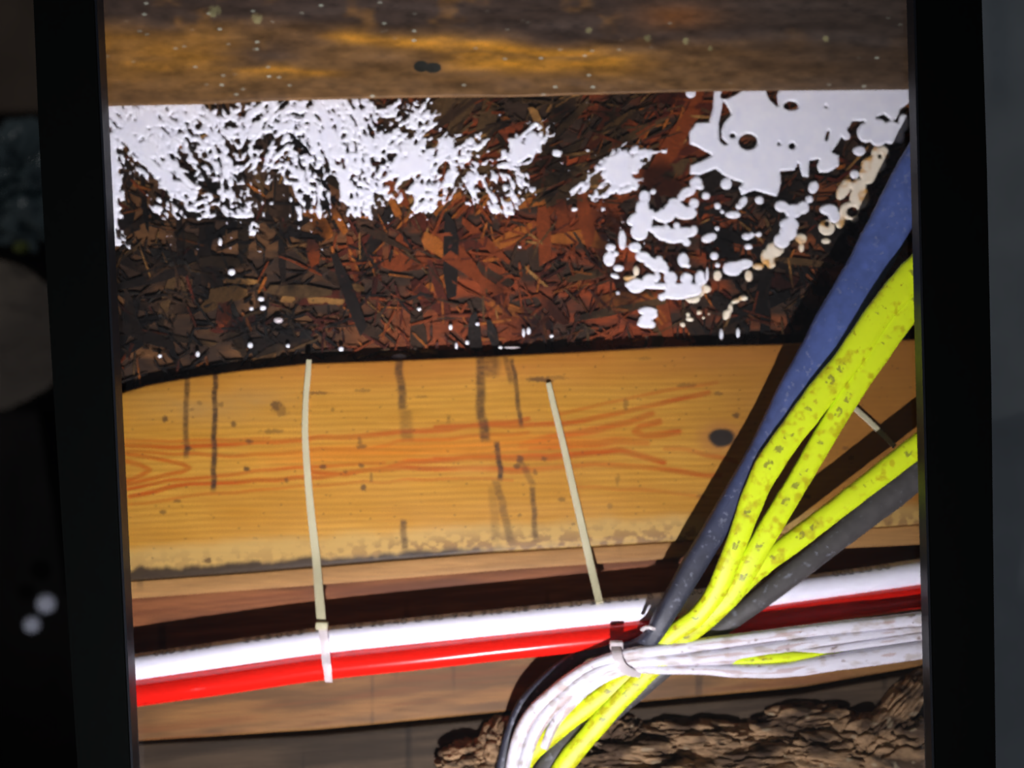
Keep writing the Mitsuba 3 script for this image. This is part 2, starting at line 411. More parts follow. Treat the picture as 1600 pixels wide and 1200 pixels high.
mat('tie_nylon', srgb(176, 170, 136), 0.4, 0.5)
mat('tie_clear', srgb(200, 190, 190), 0.3, 0.5)
mat('black_plastic', [0.0022, 0.0026, 0.0024], 0.8, 0.0)
mat('dark_lip', [0.005, 0.006, 0.008], 0.4, 0.2)
mat('housing', [0.01, 0.01, 0.011], 0.7, 0.1)
mat('wet_glint', srgb(130, 110, 100), 0.12, 1.0)
STRAND_COLORS = {'olive': (96, 70, 40), 'umber': (64, 44, 28), 'dark': (36, 27, 21), 'rust': (140, 64, 26), 'amber': (178, 100, 36), 'tan': (176, 126, 66), 'maroon': (92, 38, 22), 'slate': (62, 56, 48)}
for k_, c_ in STRAND_COLORS.items():
    mat('strand_' + k_, proc(chip_color(srgb(*c_))), 0.5, 0.25)

# ---------------------------------------------------------------- the boards and the panel behind
OSB = 0.588                    # depth of the strand board's face
panel = 'subfloor_panel'
tag(panel, 'dark wet strand board with flash glare built as raised white patches, above the yellow joist', 'strand board')
pl = Polygon([(142, 100), (1444, 100), (1454, 590), (166, 636)])
obj('sheet', extrude_px(pl, OSB, OSB + 0.010), 'osb_base', panel, smooth=False)

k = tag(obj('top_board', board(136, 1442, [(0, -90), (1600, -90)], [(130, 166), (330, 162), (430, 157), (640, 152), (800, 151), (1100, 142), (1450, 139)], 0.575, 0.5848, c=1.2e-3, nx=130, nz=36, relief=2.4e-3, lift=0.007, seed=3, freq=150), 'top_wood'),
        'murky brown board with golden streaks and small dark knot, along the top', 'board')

JT = [(150, 640), (190, 612), (230, 600), (300, 588), (380, 577), (480, 567), (600, 563), (700, 559), (900, 549), (1050, 541), (1250, 536), (1450, 528)]
JB = [(150, 911), (205, 908), (400, 894), (600, 877), (760, 864), (1000, 850), (1100, 843), (1460, 818)]


def joist_wane(V):
    x = V[..., 0] / (PX * 0.58) + 800
    y = 600 - V[..., 2] / (PX * 0.58)
    t = 562 + np.clip(480 - x, 0, 400) * 0.10
    a = np.clip((t + 45 - y) / 60, 0, 1) * np.clip((520 - x) / 330, 0, 1)
    return 0.005 * a ** 2 * (V[..., 1] < 0.586)


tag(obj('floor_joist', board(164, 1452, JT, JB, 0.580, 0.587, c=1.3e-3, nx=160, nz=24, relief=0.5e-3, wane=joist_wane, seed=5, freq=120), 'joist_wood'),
    'wide golden yellow pine joist with dark drip stains and one black knot, across the middle', 'joist')
tag(obj('ledger_strip', board(176, 1453, [(x, y + 0.5) for x, y in JB], [(150, 938), (205, 936), (500, 914), (700, 898), (800, 890), (1000, 877), (1100, 868), (1460, 850)], 0.584, 0.589, c=0.8e-3, nx=60, nz=3), 'ledger_wood'),
    'narrow plain tan wood strip directly under the yellow joist', 'wood strip')
tag(obj('backing_board', board(178, 1455, [(150, 928), (500, 906), (1100, 858), (1460, 838)], [(150, 1062), (500, 1022), (800, 990), (1100, 962), (1460, 920)], 0.5925, 0.600, nx=60, nz=6, relief=0.5e-3, seed=8), 'brown_wood'),
    'reddish brown board behind the white and red pipes, below the tan strip', 'board')
tag(obj('sill_board', board(180, 1456, [(150, 1063), (500, 1023), (800, 991), (1100, 963), (1460, 921)], [(150, 1163), (215, 1159), (500, 1141), (800, 1112), (1000, 1098), (1250, 1075), (1460, 1038)], 0.591, 0.600, nx=60, nz=6, relief=0.5e-3, seed=9), 'lower_wood'),
    'tan brown board showing below the red pipe', 'board')
tag(obj('bottom_plank', board(186, 1462, [(150, 1166), (500, 1147), (800, 1119), (1000, 1105), (1250, 1083), (1460, 1046)], [(0, 1330), (1600, 1330)], 0.595, 0.603, nx=60, nz=10, relief=1.0e-3, seed=10), 'bottom_wood'),
    'dull dark brown plank along the bottom edge, under the tan brown board', 'board')

# strands of the board: single chips laid over the sheet
XL, XR, YT, YB = 172, 1430, 150, 600


def chip(px, py, L, W, ang, y, curl, thick=0.0004):
    """A flat wood chip with ragged ends, L x W px, slightly curled."""
    n = 4
    s = np.linspace(-0.5, 0.5, n)
    top, botm = [], []
    for i, a in enumerate(s):
        w = W * (0.5 if 0 < i < n - 1 else 0.18 + 0.28 * random.random())
        top.append((a * L + random.uniform(-.08, .08) * L, w * (0.8 + 0.4 * random.random())))
        botm.append((a * L + random.uniform(-.08, .08) * L, -w * (0.8 + 0.4 * random.random())))
    ca, sa = math.cos(ang), math.sin(ang)
    v, uv = [], []
    k0 = random.random() * 40
    for off in (0, 1):
        for row in (top, botm):
            for i, (a, b) in enumerate(row):
                q = at(px + a * ca - b * sa, py + a * sa + b * ca, OSB)
                q[1] = y - curl * (2 * s[i]) ** 2 - (0 if off else thick)
                v.append(q)
                uv.append((a * L * 0.01 + k0, b * 0.01 + k0))
    f = []
    F = lambda o, r, i: o * 2 * n + r * n + i
    for i in range(n - 1):
        for o in (0, 1):
            f += [[F(o, 0, i), F(o, 1, i), F(o, 1, i + 1)], [F(o, 0, i), F(o, 1, i + 1), F(o, 0, i + 1)]] if o == 0 else [[F(o, 0, i), F(o, 1, i + 1), F(o, 1, i)], [F(o, 0, i), F(o, 0, i + 1), F(o, 1, i + 1)]]
        for r in (0, 1):
            a, b, c, d = F(0, r, i), F(0, r, i + 1), F(1, r, i + 1), F(1, r, i)
            f += [[a, b, c], [a, c, d]] if r == 0 else [[a, c, b], [a, d, c]]
    return trimesh.Trimesh(np.array(v), np.array(f), process=False), np.array(uv)


def strand_kind(x, y):
    r = random.random()
    dark_right = x > 1090 and y > 180 or x > 1060 and y > 470  # darker strands here, with the slate cable's shadow put into their colour
    if dark_right:
        return 'dark' if r < .74 else 'umber' if r < .92 else 'maroon'
    if x > 690 and y > 315 and x < 1150 or x > 1010:
        return 'rust' if r < .42 else 'maroon' if r < .66 else 'amber' if r < .78 else 'umber' if r < .92 else 'olive'
    if x > 570 and y < 330:
        return 'olive' if r < .50 else 'umber' if r < .80 else 'tan' if r < .86 else 'rust'
    if x > 480 and y >= 330:
        return 'maroon' if r < .36 else 'rust' if r < .56 else 'umber' if r < .78 else 'dark' if r < .9 else 'amber'
    return 'dark' if r < .46 else 'umber' if r < .76 else 'slate' if r < .86 else 'olive' if r < .95 else 'maroon'


strands = [(896, 372, 80, 20, -.08, 'amber'), (930, 380, 60, 14, .3, 'amber'), (360, 460, 60, 22, -.1, 'tan'), (335, 475, 44, 18, -.5, 'tan'), (345, 410, 70, 16, .05, 'olive'), (470, 455, 100, 18, .06, 'olive'), (490, 470, 90, 10, .05, 'tan'),
           (558, 451, 26, 12, .1, 'tan'), (352, 490, 22, 40, .1, 'rust'), (380, 440, 50, 9, .05, 'tan'), (965, 485, 150, 12, -.2, 'olive'), (880, 350, 70, 22, 1.45, 'rust'), (850, 365, 90, 20, 1.5, 'rust'), (915, 345, 80, 20, 1.4, 'rust'),
           (680, 385, 46, 22, .7, 'amber'), (720, 400, 90, 22, .9, 'rust'), (740, 430, 110, 16, .6, 'rust'), (545, 455, 130, 20, 1.2, 'dark'), (705, 405, 130, 22, 1.55, 'dark'), (772, 530, 70, 14, 1.3, 'dark'), (742, 520, 60, 22, 1.5, 'dark'),
           (500, 350, 60, 26, .9, 'amber'), (530, 345, 50, 12, 1.1, 'amber'), (490, 395, 40, 20, 1.4, 'rust'), (890, 190, 90, 12, -.8, 'olive'), (960, 195, 90, 10, -.6, 'tan'), (985, 215, 130, 12, -.5, 'olive'), (840, 190, 50, 12, 1.1, 'tan'),
           (690, 175, 70, 14, -.7, 'olive'), (620, 300, 60, 20, .9, 'rust'), (615, 320, 44, 10, 1.1, 'amber'), (1040, 290, 110, 26, .4, 'rust'), (1050, 225, 120, 30, -1.0, 'rust'), (1070, 190, 100, 22, -1.1, 'rust'), (790, 187, 14, 7, .2, 'amber'),
           (420, 555, 60, 20, -.6, 'olive'), (415, 560, 36, 10, -.3, 'tan'), (640, 552, 90, 8, -.05, 'tan'), (1250, 410, 90, 12, .1, 'olive'), (850, 555, 40, 6, -.15, 'tan'), (700, 555, 90, 9, .0, 'olive')]
strands = [(x, y, L, W, a, kd, OSB - 0.0012 - 0.0006 * random.random()) for x, y, L, W, a, kd in strands]
while len(strands) < 295:
    x, y = random.uniform(XL + 20, XR - 25), random.uniform(YT + 2, YB - 45)
    lay = 1.0 if x < 560 else -0.5
    a = random.gauss(lay if y < 330 else random.choice([.1, 1.3, .7, -.6]), 0.55)
    strands.insert(0, (x, y, random.uniform(34, 120), random.uniform(8, 24), a, strand_kind(x, y), OSB - 0.0004 - 0.0008 * random.random()))
for x, y, L, W, a, kd, dep in strands:
    m_, uv_ = chip(x, y, L, W, a, dep, random.uniform(0, 0.0004), 0.0003)
    obj('strand', m_, 'strand_' + kd, panel, smooth=False, uv=uv_)
fib = {}
for i in range(2200):
    x = random.uniform(XL, XR)
    y = random.uniform(YT, np.interp(x, [a for a, _ in JT], [b for _, b in JT]) - 4)
    lay = 1.0 if x < 560 else -0.5
    kd = strand_kind(x, y)
    if random.random() < .12:
        kd = random.choice(['amber', 'tan', 'olive', 'rust'])
    fib.setdefault(kd, []).append(chip(x, y, random.uniform(12, 50), random.uniform(1.5, 5), random.gauss(lay if y < 330 else random.choice([.1, 1.3, .7, -.6]), .6), OSB - 0.0010 - 0.0008 * random.random(), 0.0002, 0.0002))
for kd, ms in fib.items():
    tag(obj('fibres', trimesh.util.concatenate([m for m, _ in ms]), 'strand_' + kd, panel, smooth=False, uv=np.vstack([u for _, u in ms])), kind='stuff')

# flash glare on the wet panel, left, built as white mounds: thresholded streaky noise, one mesh per connected patch
G = 2.0
gx, gy = np.meshgrid(np.arange(166, 1060, G), np.arange(146, 400, G))
BL = [(225, 200, 85, 52, 35, .90, 48), (262, 270, 72, 24, 42, .85, 48), (305, 195, 66, 42, 30, .80, 55), (315, 240, 50, 26, 40, .66, 55), (352, 262, 18, 60, 0, .72, 85), (395, 185, 56, 34, -45, .72, -52), (385, 250, 34, 24, -45, .62, -48),
      (450, 185, 56, 36, -25, .74, -48), (440, 245, 26, 44, 25, .62, -52), (470, 265, 34, 26, 0, .72, 75), (520, 195, 62, 52, 0, .90, 70), (548, 240, 42, 52, 0, .84, 78), (484, 295, 30, 46, 0, .62, 80), (560, 295, 34, 44, 0, .72, 82), (178, 300, 13, 84, 0, 1.0, 85), (190, 375, 16, 14, 30, .7, 40),
      (265, 325, 26, 18, 40, .6, 45), (322, 320, 22, 28, -30, .62, -50), (380, 310, 40, 30, 0, .48, 80), (378, 335, 22, 12, 0, .6, 0), (395, 355, 12, 12, -40, .6, -45), (610, 175, 22, 10, -35, .8, -38), (655, 185, 26, 34, -40, .72, -45), (606, 230, 40, 24, -35, .72, -40), (645, 250, 46, 26, -38, .95, -42), (690, 235, 26, 24, -42, .7, -45),
      (610, 285, 28, 36, 0, .62, -60), (668, 295, 24, 40, 20, .8, -55), (703, 285, 12, 30, 15, .75, -62), (738, 240, 26, 26, -30, .66, -40), (742, 280, 10, 34, 0, .66, 88), (775, 305, 44, 30, 30, .62, 60), (800, 290, 28, 36, 0, .6, 70), (818, 232, 40, 20, -42, .95, -42), (800, 250, 30, 12, -20, .85, -30), (870, 241, 7, 5, 0, 1.0, 0),
      (968, 262, 38, 24, -36, 1.0, -40), (975, 290, 24, 12, -10, .9, -20), (1005, 243, 40, 7, -8, .7, -8), (905, 297, 18, 9, -30, .8, -30), (935, 312, 12, 14, -40, .55, -40), (897, 328, 5, 4, 0, .9, 0), (940, 325, 10, 6, -30, .7, -30)]
dens = np.zeros_like(gx)
flow = np.zeros_like(gx)
wsum = np.full_like(gx, 1e-6)
for cx, cy, rx, ry, rot, wt, fl in BL:
    c, s = math.cos(math.radians(rot)), math.sin(math.radians(rot))
    u, v = (gx - cx) * c + (gy - cy) * s, -(gx - cx) * s + (gy - cy) * c
    r = np.sqrt((u / rx) ** 2 + (v / ry) ** 2)
    d = wt * np.clip(1.5 - r * 0.95, 0, 0.86)
    dens = np.maximum(dens, d)
    flow += fl * d ** 2
    wsum += d ** 2
flow = flow / wsum
an = np.zeros_like(gx)
wts = np.zeros_like(gx)
for deg in (-60, -40, -15, 10, 45, 65, 85):
    w = np.exp(-((flow - deg) / 14.0) ** 2) + 1e-9
    c, s = math.cos(math.radians(deg)), math.sin(math.radians(deg))
    u, v = gx * c + gy * s, -gx * s + gy * c
    a = meshkit.fbm(np.stack([u * 0.045, v * 0.23, np.full_like(u, 3.7)], -1), 4, 11)
    an += w * a
    wts += w
an /= wts
fine_n = meshkit.fbm(np.stack([gx * 0.16, gy * 0.16, np.full_like(gx, 1.2)], -1), 3, 5)
field = dens + 1.9 * (an - 0.5) + 1.15 * (fine_n - 0.5) - 0.50


def patch_meshes(field, gx, gy, y0, lim, gain):
    """Marching triangles of field > 0 as low mounds, one mesh per connected patch."""
    lab, n = ndimage.label(field > 0)
    H, W = field.shape
    vid, verts, tris = {}, {}, {}

    def vert(key, lb, px, py, h):
        d = vid.setdefault(lb, {})
        if key not in d:
            q = at(px, py, OSB)
            q[1] = y0 - h
            d[key] = len(d)
            verts.setdefault(lb, []).append(q)
        return d[key]

    def grid_v(i, j, lb):
        return vert((i, j), lb, gx[i, j], gy[i, j], min(lim, gain * field[i, j]))

    def cross(i, j, k, l, lb):
        a, b = field[i, j], field[k, l]
        t = a / (a - b)
        key = (i, j, k, l) if (i, j) < (k, l) else (k, l, i, j)
        return vert(key, lb, gx[i, j] + t * (gx[k, l] - gx[i, j]), gy[i, j] + t * (gy[k, l] - gy[i, j]), 0.0)

    pos = field > 0
    any_in = pos[:-1, :-1] | pos[1:, :-1] | pos[:-1, 1:] | pos[1:, 1:]
    for i, j in np.argwhere(any_in):
        for tri in (((i, j), (i + 1, j), (i + 1, j + 1)), ((i, j), (i + 1, j + 1), (i, j + 1))):
            ins = [pos[t] for t in tri]
            c = sum(ins)
            if c == 0:
                continue
            lb = max(lab[t] for t in tri)
            if c == 3:
                T = [grid_v(*t, lb) for t in tri]
                tris.setdefault(lb, []).append(T)
            else:
                o = [k for k in range(3) if ins[k] == (c == 1)][0]
                A, B, C = tri[o], tri[(o + 1) % 3], tri[(o + 2) % 3]
                if c == 1:
                    tris.setdefault(lb, []).append([grid_v(*A, lb), cross(*A, *B, lb), cross(*A, *C, lb)])
                else:
                    b, cc, ab, ac = grid_v(*B, lb), grid_v(*C, lb), cross(*A, *B, lb), cross(*A, *C, lb)
                    tris.setdefault(lb, []).extend([[ab, b, cc], [ab, cc, ac]])
    return [trimesh.Trimesh(np.array(verts[l]), np.array(tris[l]), process=False) for l in tris]


def add_patches(ms, material, keep):
    ms = sorted(ms, key=lambda m: -m.area)
    for m in ms[:keep]:
        obj('glare_patch', m, material, panel, smooth=True)
    if ms[keep:]:
        tag(obj('glare_specks', trimesh.util.concatenate(ms[keep:]), material, panel, smooth=True), kind='stuff')


add_patches(patch_meshes(field, gx, gy, OSB - 0.0021, 0.0007, 0.006), 'white_glare', 70)

# flash glare, right, built as white and cream mounds: rounded blobs run together
Z = lambda pts: Polygon([(930 + x / 3, 130 + y / 3) for x, y in pts])
C = lambda x, y, rx, ry=None, rot=0: affinity.translate(affinity.rotate(affinity.scale(Point(0, 0).buffer(1, 10), rx / 3, (ry or rx) / 3), rot, origin=(0, 0)), 930 + x / 3, 130 + y / 3)
main = Z([(555, 30), (590, 36), (585, 70), (600, 78), (650, 58), (690, 32), (795, 32), (812, 80), (852, 116), (846, 60), (860, 28), (1468, 26), (1468, 95), (1425, 125), (1405, 172), (1380, 178), (1345, 150), (1312, 160), (1300, 190), (1250, 182), (1200, 182), (1178, 215), (1182, 262), (1150, 256), (1122, 300), (1105, 325), (1138, 340), (1136, 390), (1090, 422), (1045, 424), (1034, 395), (1046, 358), (1000, 366), (995, 445), (965, 440), (946, 372), (930, 412), (862, 416), (868, 470), (846, 535), (800, 522), (740, 504), (680, 528), (668, 492), (690, 470), (650, 460), (622, 446), (592, 430), (560, 404), (490, 432), (440, 432), (445, 388), (500, 362), (545, 342), (470, 300), (440, 290), (436, 232), (470, 188), (528, 186), (548, 120)])
holes = [Z([(596, 85), (618, 120), (632, 150), (600, 190), (588, 225), (590, 262), (618, 288), (600, 292), (578, 270), (576, 190), (588, 130)]), C(712, 278, 42, 36), C(640, 250, 14, 10), C(912, 110, 32, 20), C(918, 298, 14), C(1083, 248, 8, 24, 15), C(856, 287, 7), C(1076, 115, 5)]
whites = [main] + [C(*a) for a in ((445, 50, 24), (1232, 320, 30, 24), (470, 470, 30), (490, 490, 16), (610, 475, 27), (515, 530, 20), (765, 550, 21), (1018, 490, 24, 32, 20), (1000, 545, 19), (1210, 430, 22), (1170, 250, 20),
    (270, 510, 15), (430, 512, 42, 24, -20), (400, 535, 20), (460, 565, 24), (570, 578, 17), (592, 605, 10), (688, 560, 18, 30, 30), (670, 580, 16), (642, 618, 36, 19), (230, 535, 26, 34), (220, 590, 34, 42), (200, 640, 44, 34), (165, 650, 20), (205, 700, 42, 40), (185, 770, 30, 24), (240, 640, 28, 50), (262, 602, 12),
    (370, 590, 50, 36), (365, 560, 26, 22), (320, 625, 52, 32), (420, 610, 56, 32), (308, 600, 12), (290, 690, 40, 22), (350, 715, 80, 36, 10), (420, 700, 56, 26), (460, 690, 18, 24), (330, 680, 18), (380, 668, 16), (425, 748, 19), (530, 725, 38, 22, -20), (568, 683, 13), (705, 720, 22, 18), (728, 712, 16), (762, 710, 14), (714, 768, 18, 15),
    (125, 735, 18, 48), (70, 770, 24, 18), (64, 825, 28, 36), (95, 800, 14), (108, 868, 24, 18), (222, 815, 36, 26), (255, 840, 28), (292, 855, 44, 34), (298, 825, 18), (320, 870, 24), (410, 830, 26, 36), (432, 858, 12), (555, 810, 20), (570, 853, 13), (640, 870, 46, 36), (690, 850, 46, 26, -10), (92, 905, 22, 12, 20), (190, 950, 44, 36), (250, 920, 32, 26), (285, 910, 20), (350, 912, 32, 32), (425, 915, 30, 28), (488, 915, 24, 40), (505, 930, 14), (320, 952, 150, 16), (390, 985, 80, 30, -5), (440, 970, 60, 34),
    (310, 1003, 18), (105, 985, 9), (150, 945, 14), (245, 1068, 46, 22), (270, 1085, 20), (240, 1100, 34, 14), (238, 1128, 44, 20), (258, 1135, 22, 14), (215, 1110, 14), (12, 400, 16),
    (870, 580, 34, 28), (925, 600, 44, 34), (968, 585, 30, 32), (905, 665, 46, 34), (900, 700, 42, 42), (870, 740, 38, 36), (1265, 235, 44, 48), (1320, 235, 50, 66), (1380, 235, 48, 56), (1420, 250, 24, 36), (1440, 190, 26, 44), (1090, 595, 44, 28), (1115, 625, 28, 34))]
creams = [C(*a) for a in ((570, 902, 20, 26), (716, 905, 18, 28), (455, 1010, 34, 24), (515, 965, 26, 20), (470, 985, 40, 20), (408, 1132, 12), (440, 1107, 18, 11), (432, 1085, 10), (505, 1100, 8), (530, 1082, 6), (485, 1075, 12), (612, 1085, 18, 26, 20), (630, 1055, 12, 22), (690, 1008, 22, 13), (655, 1022, 22, 12, -20),
    (838, 780, 42, 36), (805, 815, 34, 40), (820, 850, 22, 20), (760, 860, 26, 16), (960, 730, 28, 24), (962, 772, 13, 22), (1080, 680, 38, 36), (1076, 742, 22, 14), (1160, 500, 28, 56, 30), (1140, 650, 22, 34), (1185, 600, 46, 42), (1235, 540, 48, 54), (1230, 490, 36, 40), (1275, 430, 42, 46), (1300, 385, 60, 42), (1330, 335, 44, 40), (1210, 640, 20, 16), (160, 915, 30, 14), (190, 880, 16, 24))]
cream_holes = [C(1200, 605, 26, 22), (C(1080, 660, 12)), C(1328, 345, 8)]


def soften(shapes, minus, r):
    g = unary_union(shapes).buffer(r).buffer(-2 * r).buffer(r)
    if minus:
        g = g.difference(unary_union(minus))
    return g


gw = soften(whites, holes, 1.1)
gc = soften(creams, cream_holes, 1.0).difference(gw.buffer(0.15))


def blob_field(g):
    """Signed distance of a shape over a grid, gently roughened."""
    x0, y0, x1, y1 = g.bounds
    X, Y = np.meshgrid(np.arange(x0 - 4, x1 + 5, 1.6), np.arange(y0 - 4, y1 + 5, 1.6))
    pts = shapely.points(X, Y)
    shapely.prepare(g)
    ins = shapely.contains(g, pts)
    d = shapely.distance(g.boundary, pts)
    f = np.where(ins, d, -d) + 2.4 * (meshkit.fbm(np.stack([X * 0.16, Y * 0.16, X * 0 + 7.7], -1), 3, 2) - 0.5)
    return f, X, Y


f_, X_, Y_ = blob_field(gw)
add_patches(patch_meshes(f_, X_, Y_, OSB - 0.0021, 0.0009, 0.0005), 'white_glare', 60)
f_, X_, Y_ = blob_field(gc)
add_patches(patch_meshes(f_, X_, Y_, OSB - 0.0021, 0.0009, 0.0005), 'cream_glare', 30)

# wet beads hanging from the panel's lower edge, their glints put in as white colour
for x, y, rx, ry in ((408, 467, 6, 5), (411, 481, 6, 5), (393, 482, 4, 4), (391, 539, 5, 6), (309, 553, 4, 6), (250, 556, 4, 4), (246, 602, 5, 3), (304, 599, 5, 4), (624, 557, 14, 5), (655, 483, 4, 4), (704, 511, 4, 6), (746, 506, 4, 4), (730, 535, 4, 5), (713, 540, 3, 7), (782, 543, 4, 4), (826, 517, 4, 8),
                      (818, 520, 3, 9), (862, 525, 4, 4), (800, 543, 16, 3), (1127, 523, 4, 12), (1153, 520, 4, 10), (1105, 428, 3, 14), (450, 540, 4, 4), (362, 425, 7, 7), (344, 378, 4, 8), (435, 500, 9, 6), (533, 545, 5, 5)):
    b = trimesh.creation.icosphere(2, 1.0)
    s = PX * OSB
    yy = OSB - 0.0032 if y < 575 else 0.584
    b.apply_transform(np.diag([rx * s * .8, 0.0011, ry * s * .8, 1]))
    b.apply_translation(at(x, y, yy))
    obj('water_bead', b, 'tie_clear' if rx > 8 else 'white_glare', panel if y < 575 else panel, smooth=True)

# ---------------------------------------------------------------- pipes
WP = [(172, 1049), (213, 1042), (350, 1022), (500, 1001), (650, 985), (800, 970), (950, 955), (1070, 943), (1160, 933), (1250, 921), (1350, 907), (1443, 893), (1466, 890)]
RP = [(172, 1090), (213, 1083), (350, 1064), (500, 1042), (650, 1026), (800, 1009), (950, 993), (1070, 980), (1180, 966), (1300, 949), (1443, 930), (1466, 927)]
R_PX = 20.4
white_pts = [(x, y, 0.578, R_PX) for x, y in WP]
red_pts = [(x, y, 0.5775, 21.0) for x, y in RP]
pw = 'water_pipe'
tag(pw, 'white plastic water pipe with dark print along its upper side, just above the red pipe', 'pipe')
m_, uv_ = sweep(white_pts, n=36)
obj('tube', m_, 'white_pipe', pw, smooth=True)
m_, uv_ = sweep(red_pts, n=36)
tag(obj('water_pipe', m_, 'red_pipe', smooth=True), 'glossy red plastic water pipe running just under the white one', 'pipe')


def wrap_text(text, height, px0, phi0, name):
    """Lettering printed round the white pipe, starting at px0, its baseline phi0 up from the front."""
    q = catmull(white_pts, 3.0)
    c = np.array([at(a, b, d) for a, b, d, _ in q])
    s = np.r_[0, np.cumsum(np.linalg.norm(np.diff(c, axis=0), axis=1))]
    s0 = np.interp(px0, q[:, 0], s)
    r = R_PX * PX * 0.578
    t = meshkit.text_mesh(text, height, 0.0001)
    t = t.subdivide_to_size(0.0012)
    v = np.array(t.vertices)
    ss = s0 + v[:, 0]
    cc = np.stack([np.interp(ss, s, c[:, k]) for k in range(3)], -1)
    tan = np.stack([np.interp(ss, s, np.gradient(c[:, k], s)) for k in range(3)], -1)
    tan /= np.linalg.norm(tan, axis=1, keepdims=True)
    up = np.cross(tan, [0, -1, 0])
    up = up * np.sign(up[:, 2:3])
    phi = phi0 + v[:, 1] / r
    rr = r + 0.00003 + v[:, 2]
    t.vertices = cc + (np.cos(phi) * rr)[:, None] * np.array([0, -1, 0]) + (np.sin(phi) * rr)[:, None] * up
    return obj(name, t, 'ink', pw, smooth=False)


for txt, px0 in (('000 S 200', 245), ('2 3 5 0 0 3', 385), ('02  26-40  C  30-9-2  9TS-2/1', 548), ('E  .001  10  100  001  8  000', 818), ('00 05', 1076), ('000 20 00', 1300)):
    wrap_text(txt, 0.0037, px0, math.radians(47), 'print')

# ---------------------------------------------------------------- cables
SLATE = [(1462, 215, .567, 34), (1440, 255, .567, 33.5), (1398, 335, .567, 33), (1358, 412, .566, 32), (1274, 557, .561, 29), (1178, 730, .561, 23), (1093, 868, .561, 19), (1042, 955, .562, 16), (1016, 997, .565, 14), (985, 1014, .571, 12), (950, 1012, .575, 10), (915, 1020, .577, 10), (880, 1040, .578, 10), (848, 1067, .578, 10), (818, 1100, .579, 10), (798, 1145, .580, 10), (785, 1200, .580, 10), (780, 1240, .580, 10)]
Y1 = [(1470, 376, 0.554, 22), (1433, 420, 0.554, 22), (1375, 488, 0.554, 22), (1332, 552, 0.554, 22), (1264, 640, 0.554, 22), (1194, 740, 0.554, 20), (1150, 850, 0.554, 17), (1122, 918, 0.5572, 16), (1090, 962, 0.5608, 15), (1050, 992, 0.5633, 14), (1010, 1034, 0.568, 15), (960, 1072, 0.571, 15), (902, 1116, 0.573, 15), (856, 1152, 0.574, 15), (826, 1182, 0.574, 14), (796, 1236, 0.574, 14)]
Y2 = [(1472, 418, 0.556, 22), (1436, 460, 0.556, 21), (1366, 560, 0.556, 18), (1312, 642, 0.556, 18), (1254, 740, 0.556, 18), (1188, 850, 0.556, 18), (1148, 922, 0.5592, 16), (1104, 966, 0.5625, 15), (1060, 1005, 0.564, 14), (1006, 1057, 0.567, 15), (965, 1098, 0.569, 15), (927, 1141, 0.571, 15), (884, 1192, 0.572, 15), (850, 1242, 0.573, 15)]
Y3 = [(1472, 672, .560, 18), (1440, 692, .560, 18), (1370, 746, .560, 18), (1300, 800, .560, 17), (1245, 842, .560, 17), (1190, 884, .560, 16), (1145, 928, .561, 15), (1108, 966, .563, 14), (1066, 1000, .567, 13), (1020, 1040, .572, 12), (960, 1088, .576, 11)]
GREY = [(1474, 716, .570, 24), (1440, 738, .570, 23), (1370, 790, .570, 22), (1300, 846, .569, 20), (1240, 893, .568, 19), (1180, 940, .568, 17), (1128, 978, .569, 15), (1082, 1012, .571, 14), (1030, 1050, .574, 15), (975, 1092, .577, 18), (925, 1130, .578, 20), (880, 1170, .578, 21), (840, 1225, .578, 21)]


def cable(name, pts, mt, label, thick, expo=2.4, group=None, seed=0):
    me, uv = sweep(pts, thick=thick, expo=expo, n=22, wobble=0.10, seed=seed)
    return tag(obj(name, me, mt, smooth=True, uv=uv), label, 'cable', group)


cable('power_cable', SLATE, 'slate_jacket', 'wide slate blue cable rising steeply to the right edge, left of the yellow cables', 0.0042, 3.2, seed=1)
cable('power_cable', GREY, 'grey_jacket', 'dark grey cable lying just under the lowest yellow cable', 0.0046, 2.4, seed=2)
cable('power_cable', Y1, 'yellow_jacket', 'bright yellow flat cable with dark print, the left of the two twisted together', 0.0030, 2.6, seed=3)
cable('power_cable', Y2, 'yellow_jacket', 'bright yellow flat cable, the right of the two twisted together', 0.0030, 2.6, seed=4)
cable('power_cable', Y3, 'yellow_jacket', 'thinner yellow cable running lowest, along the dark grey cable', 0.0032, 2.4, seed=5)
W1 = [(1468, 962, .563, 11), (1443, 966, .563, 11), (1300, 981, .563, 9.5), (1200, 993, .563, 9.5), (1100, 1006, .563, 10), (1040, 1014, .563, 10), (975, 1023, .563, 9), (918, 1044, .566, 10), (865, 1082, .568, 11), (832, 1114, .570, 11), (812, 1150, .572, 11), (800, 1200, .573, 11), (796, 1240, .573, 11)]
W2 = [(1468, 979, .565, 5), (1443, 982, .565, 5), (1360, 991, .564, 7), (1275, 1002, .563, 8.5), (1200, 1013, .563, 9.5), (1100, 1026, .563, 9.5), (1040, 1030, .563, 9), (975, 1034, .5635, 8), (925, 1054, .565, 10), (880, 1088, .567, 11), (850, 1120, .569, 11), (828, 1162, .571, 10), (815, 1210, .572, 10), (810, 1240, .572, 10)]
W3 = [(1468, 990, .565, 7), (1443, 993, .565, 7), (1305, 1013, .565, 6), (1225, 1021, .566, 5), (1130, 1034, .565, 6), (1040, 1040, .565, 7), (975, 1041, .565, 8), (932, 1061, .567, 9), (895, 1096, .569, 9), (868, 1128, .571, 8), (850, 1168, .572, 7)]
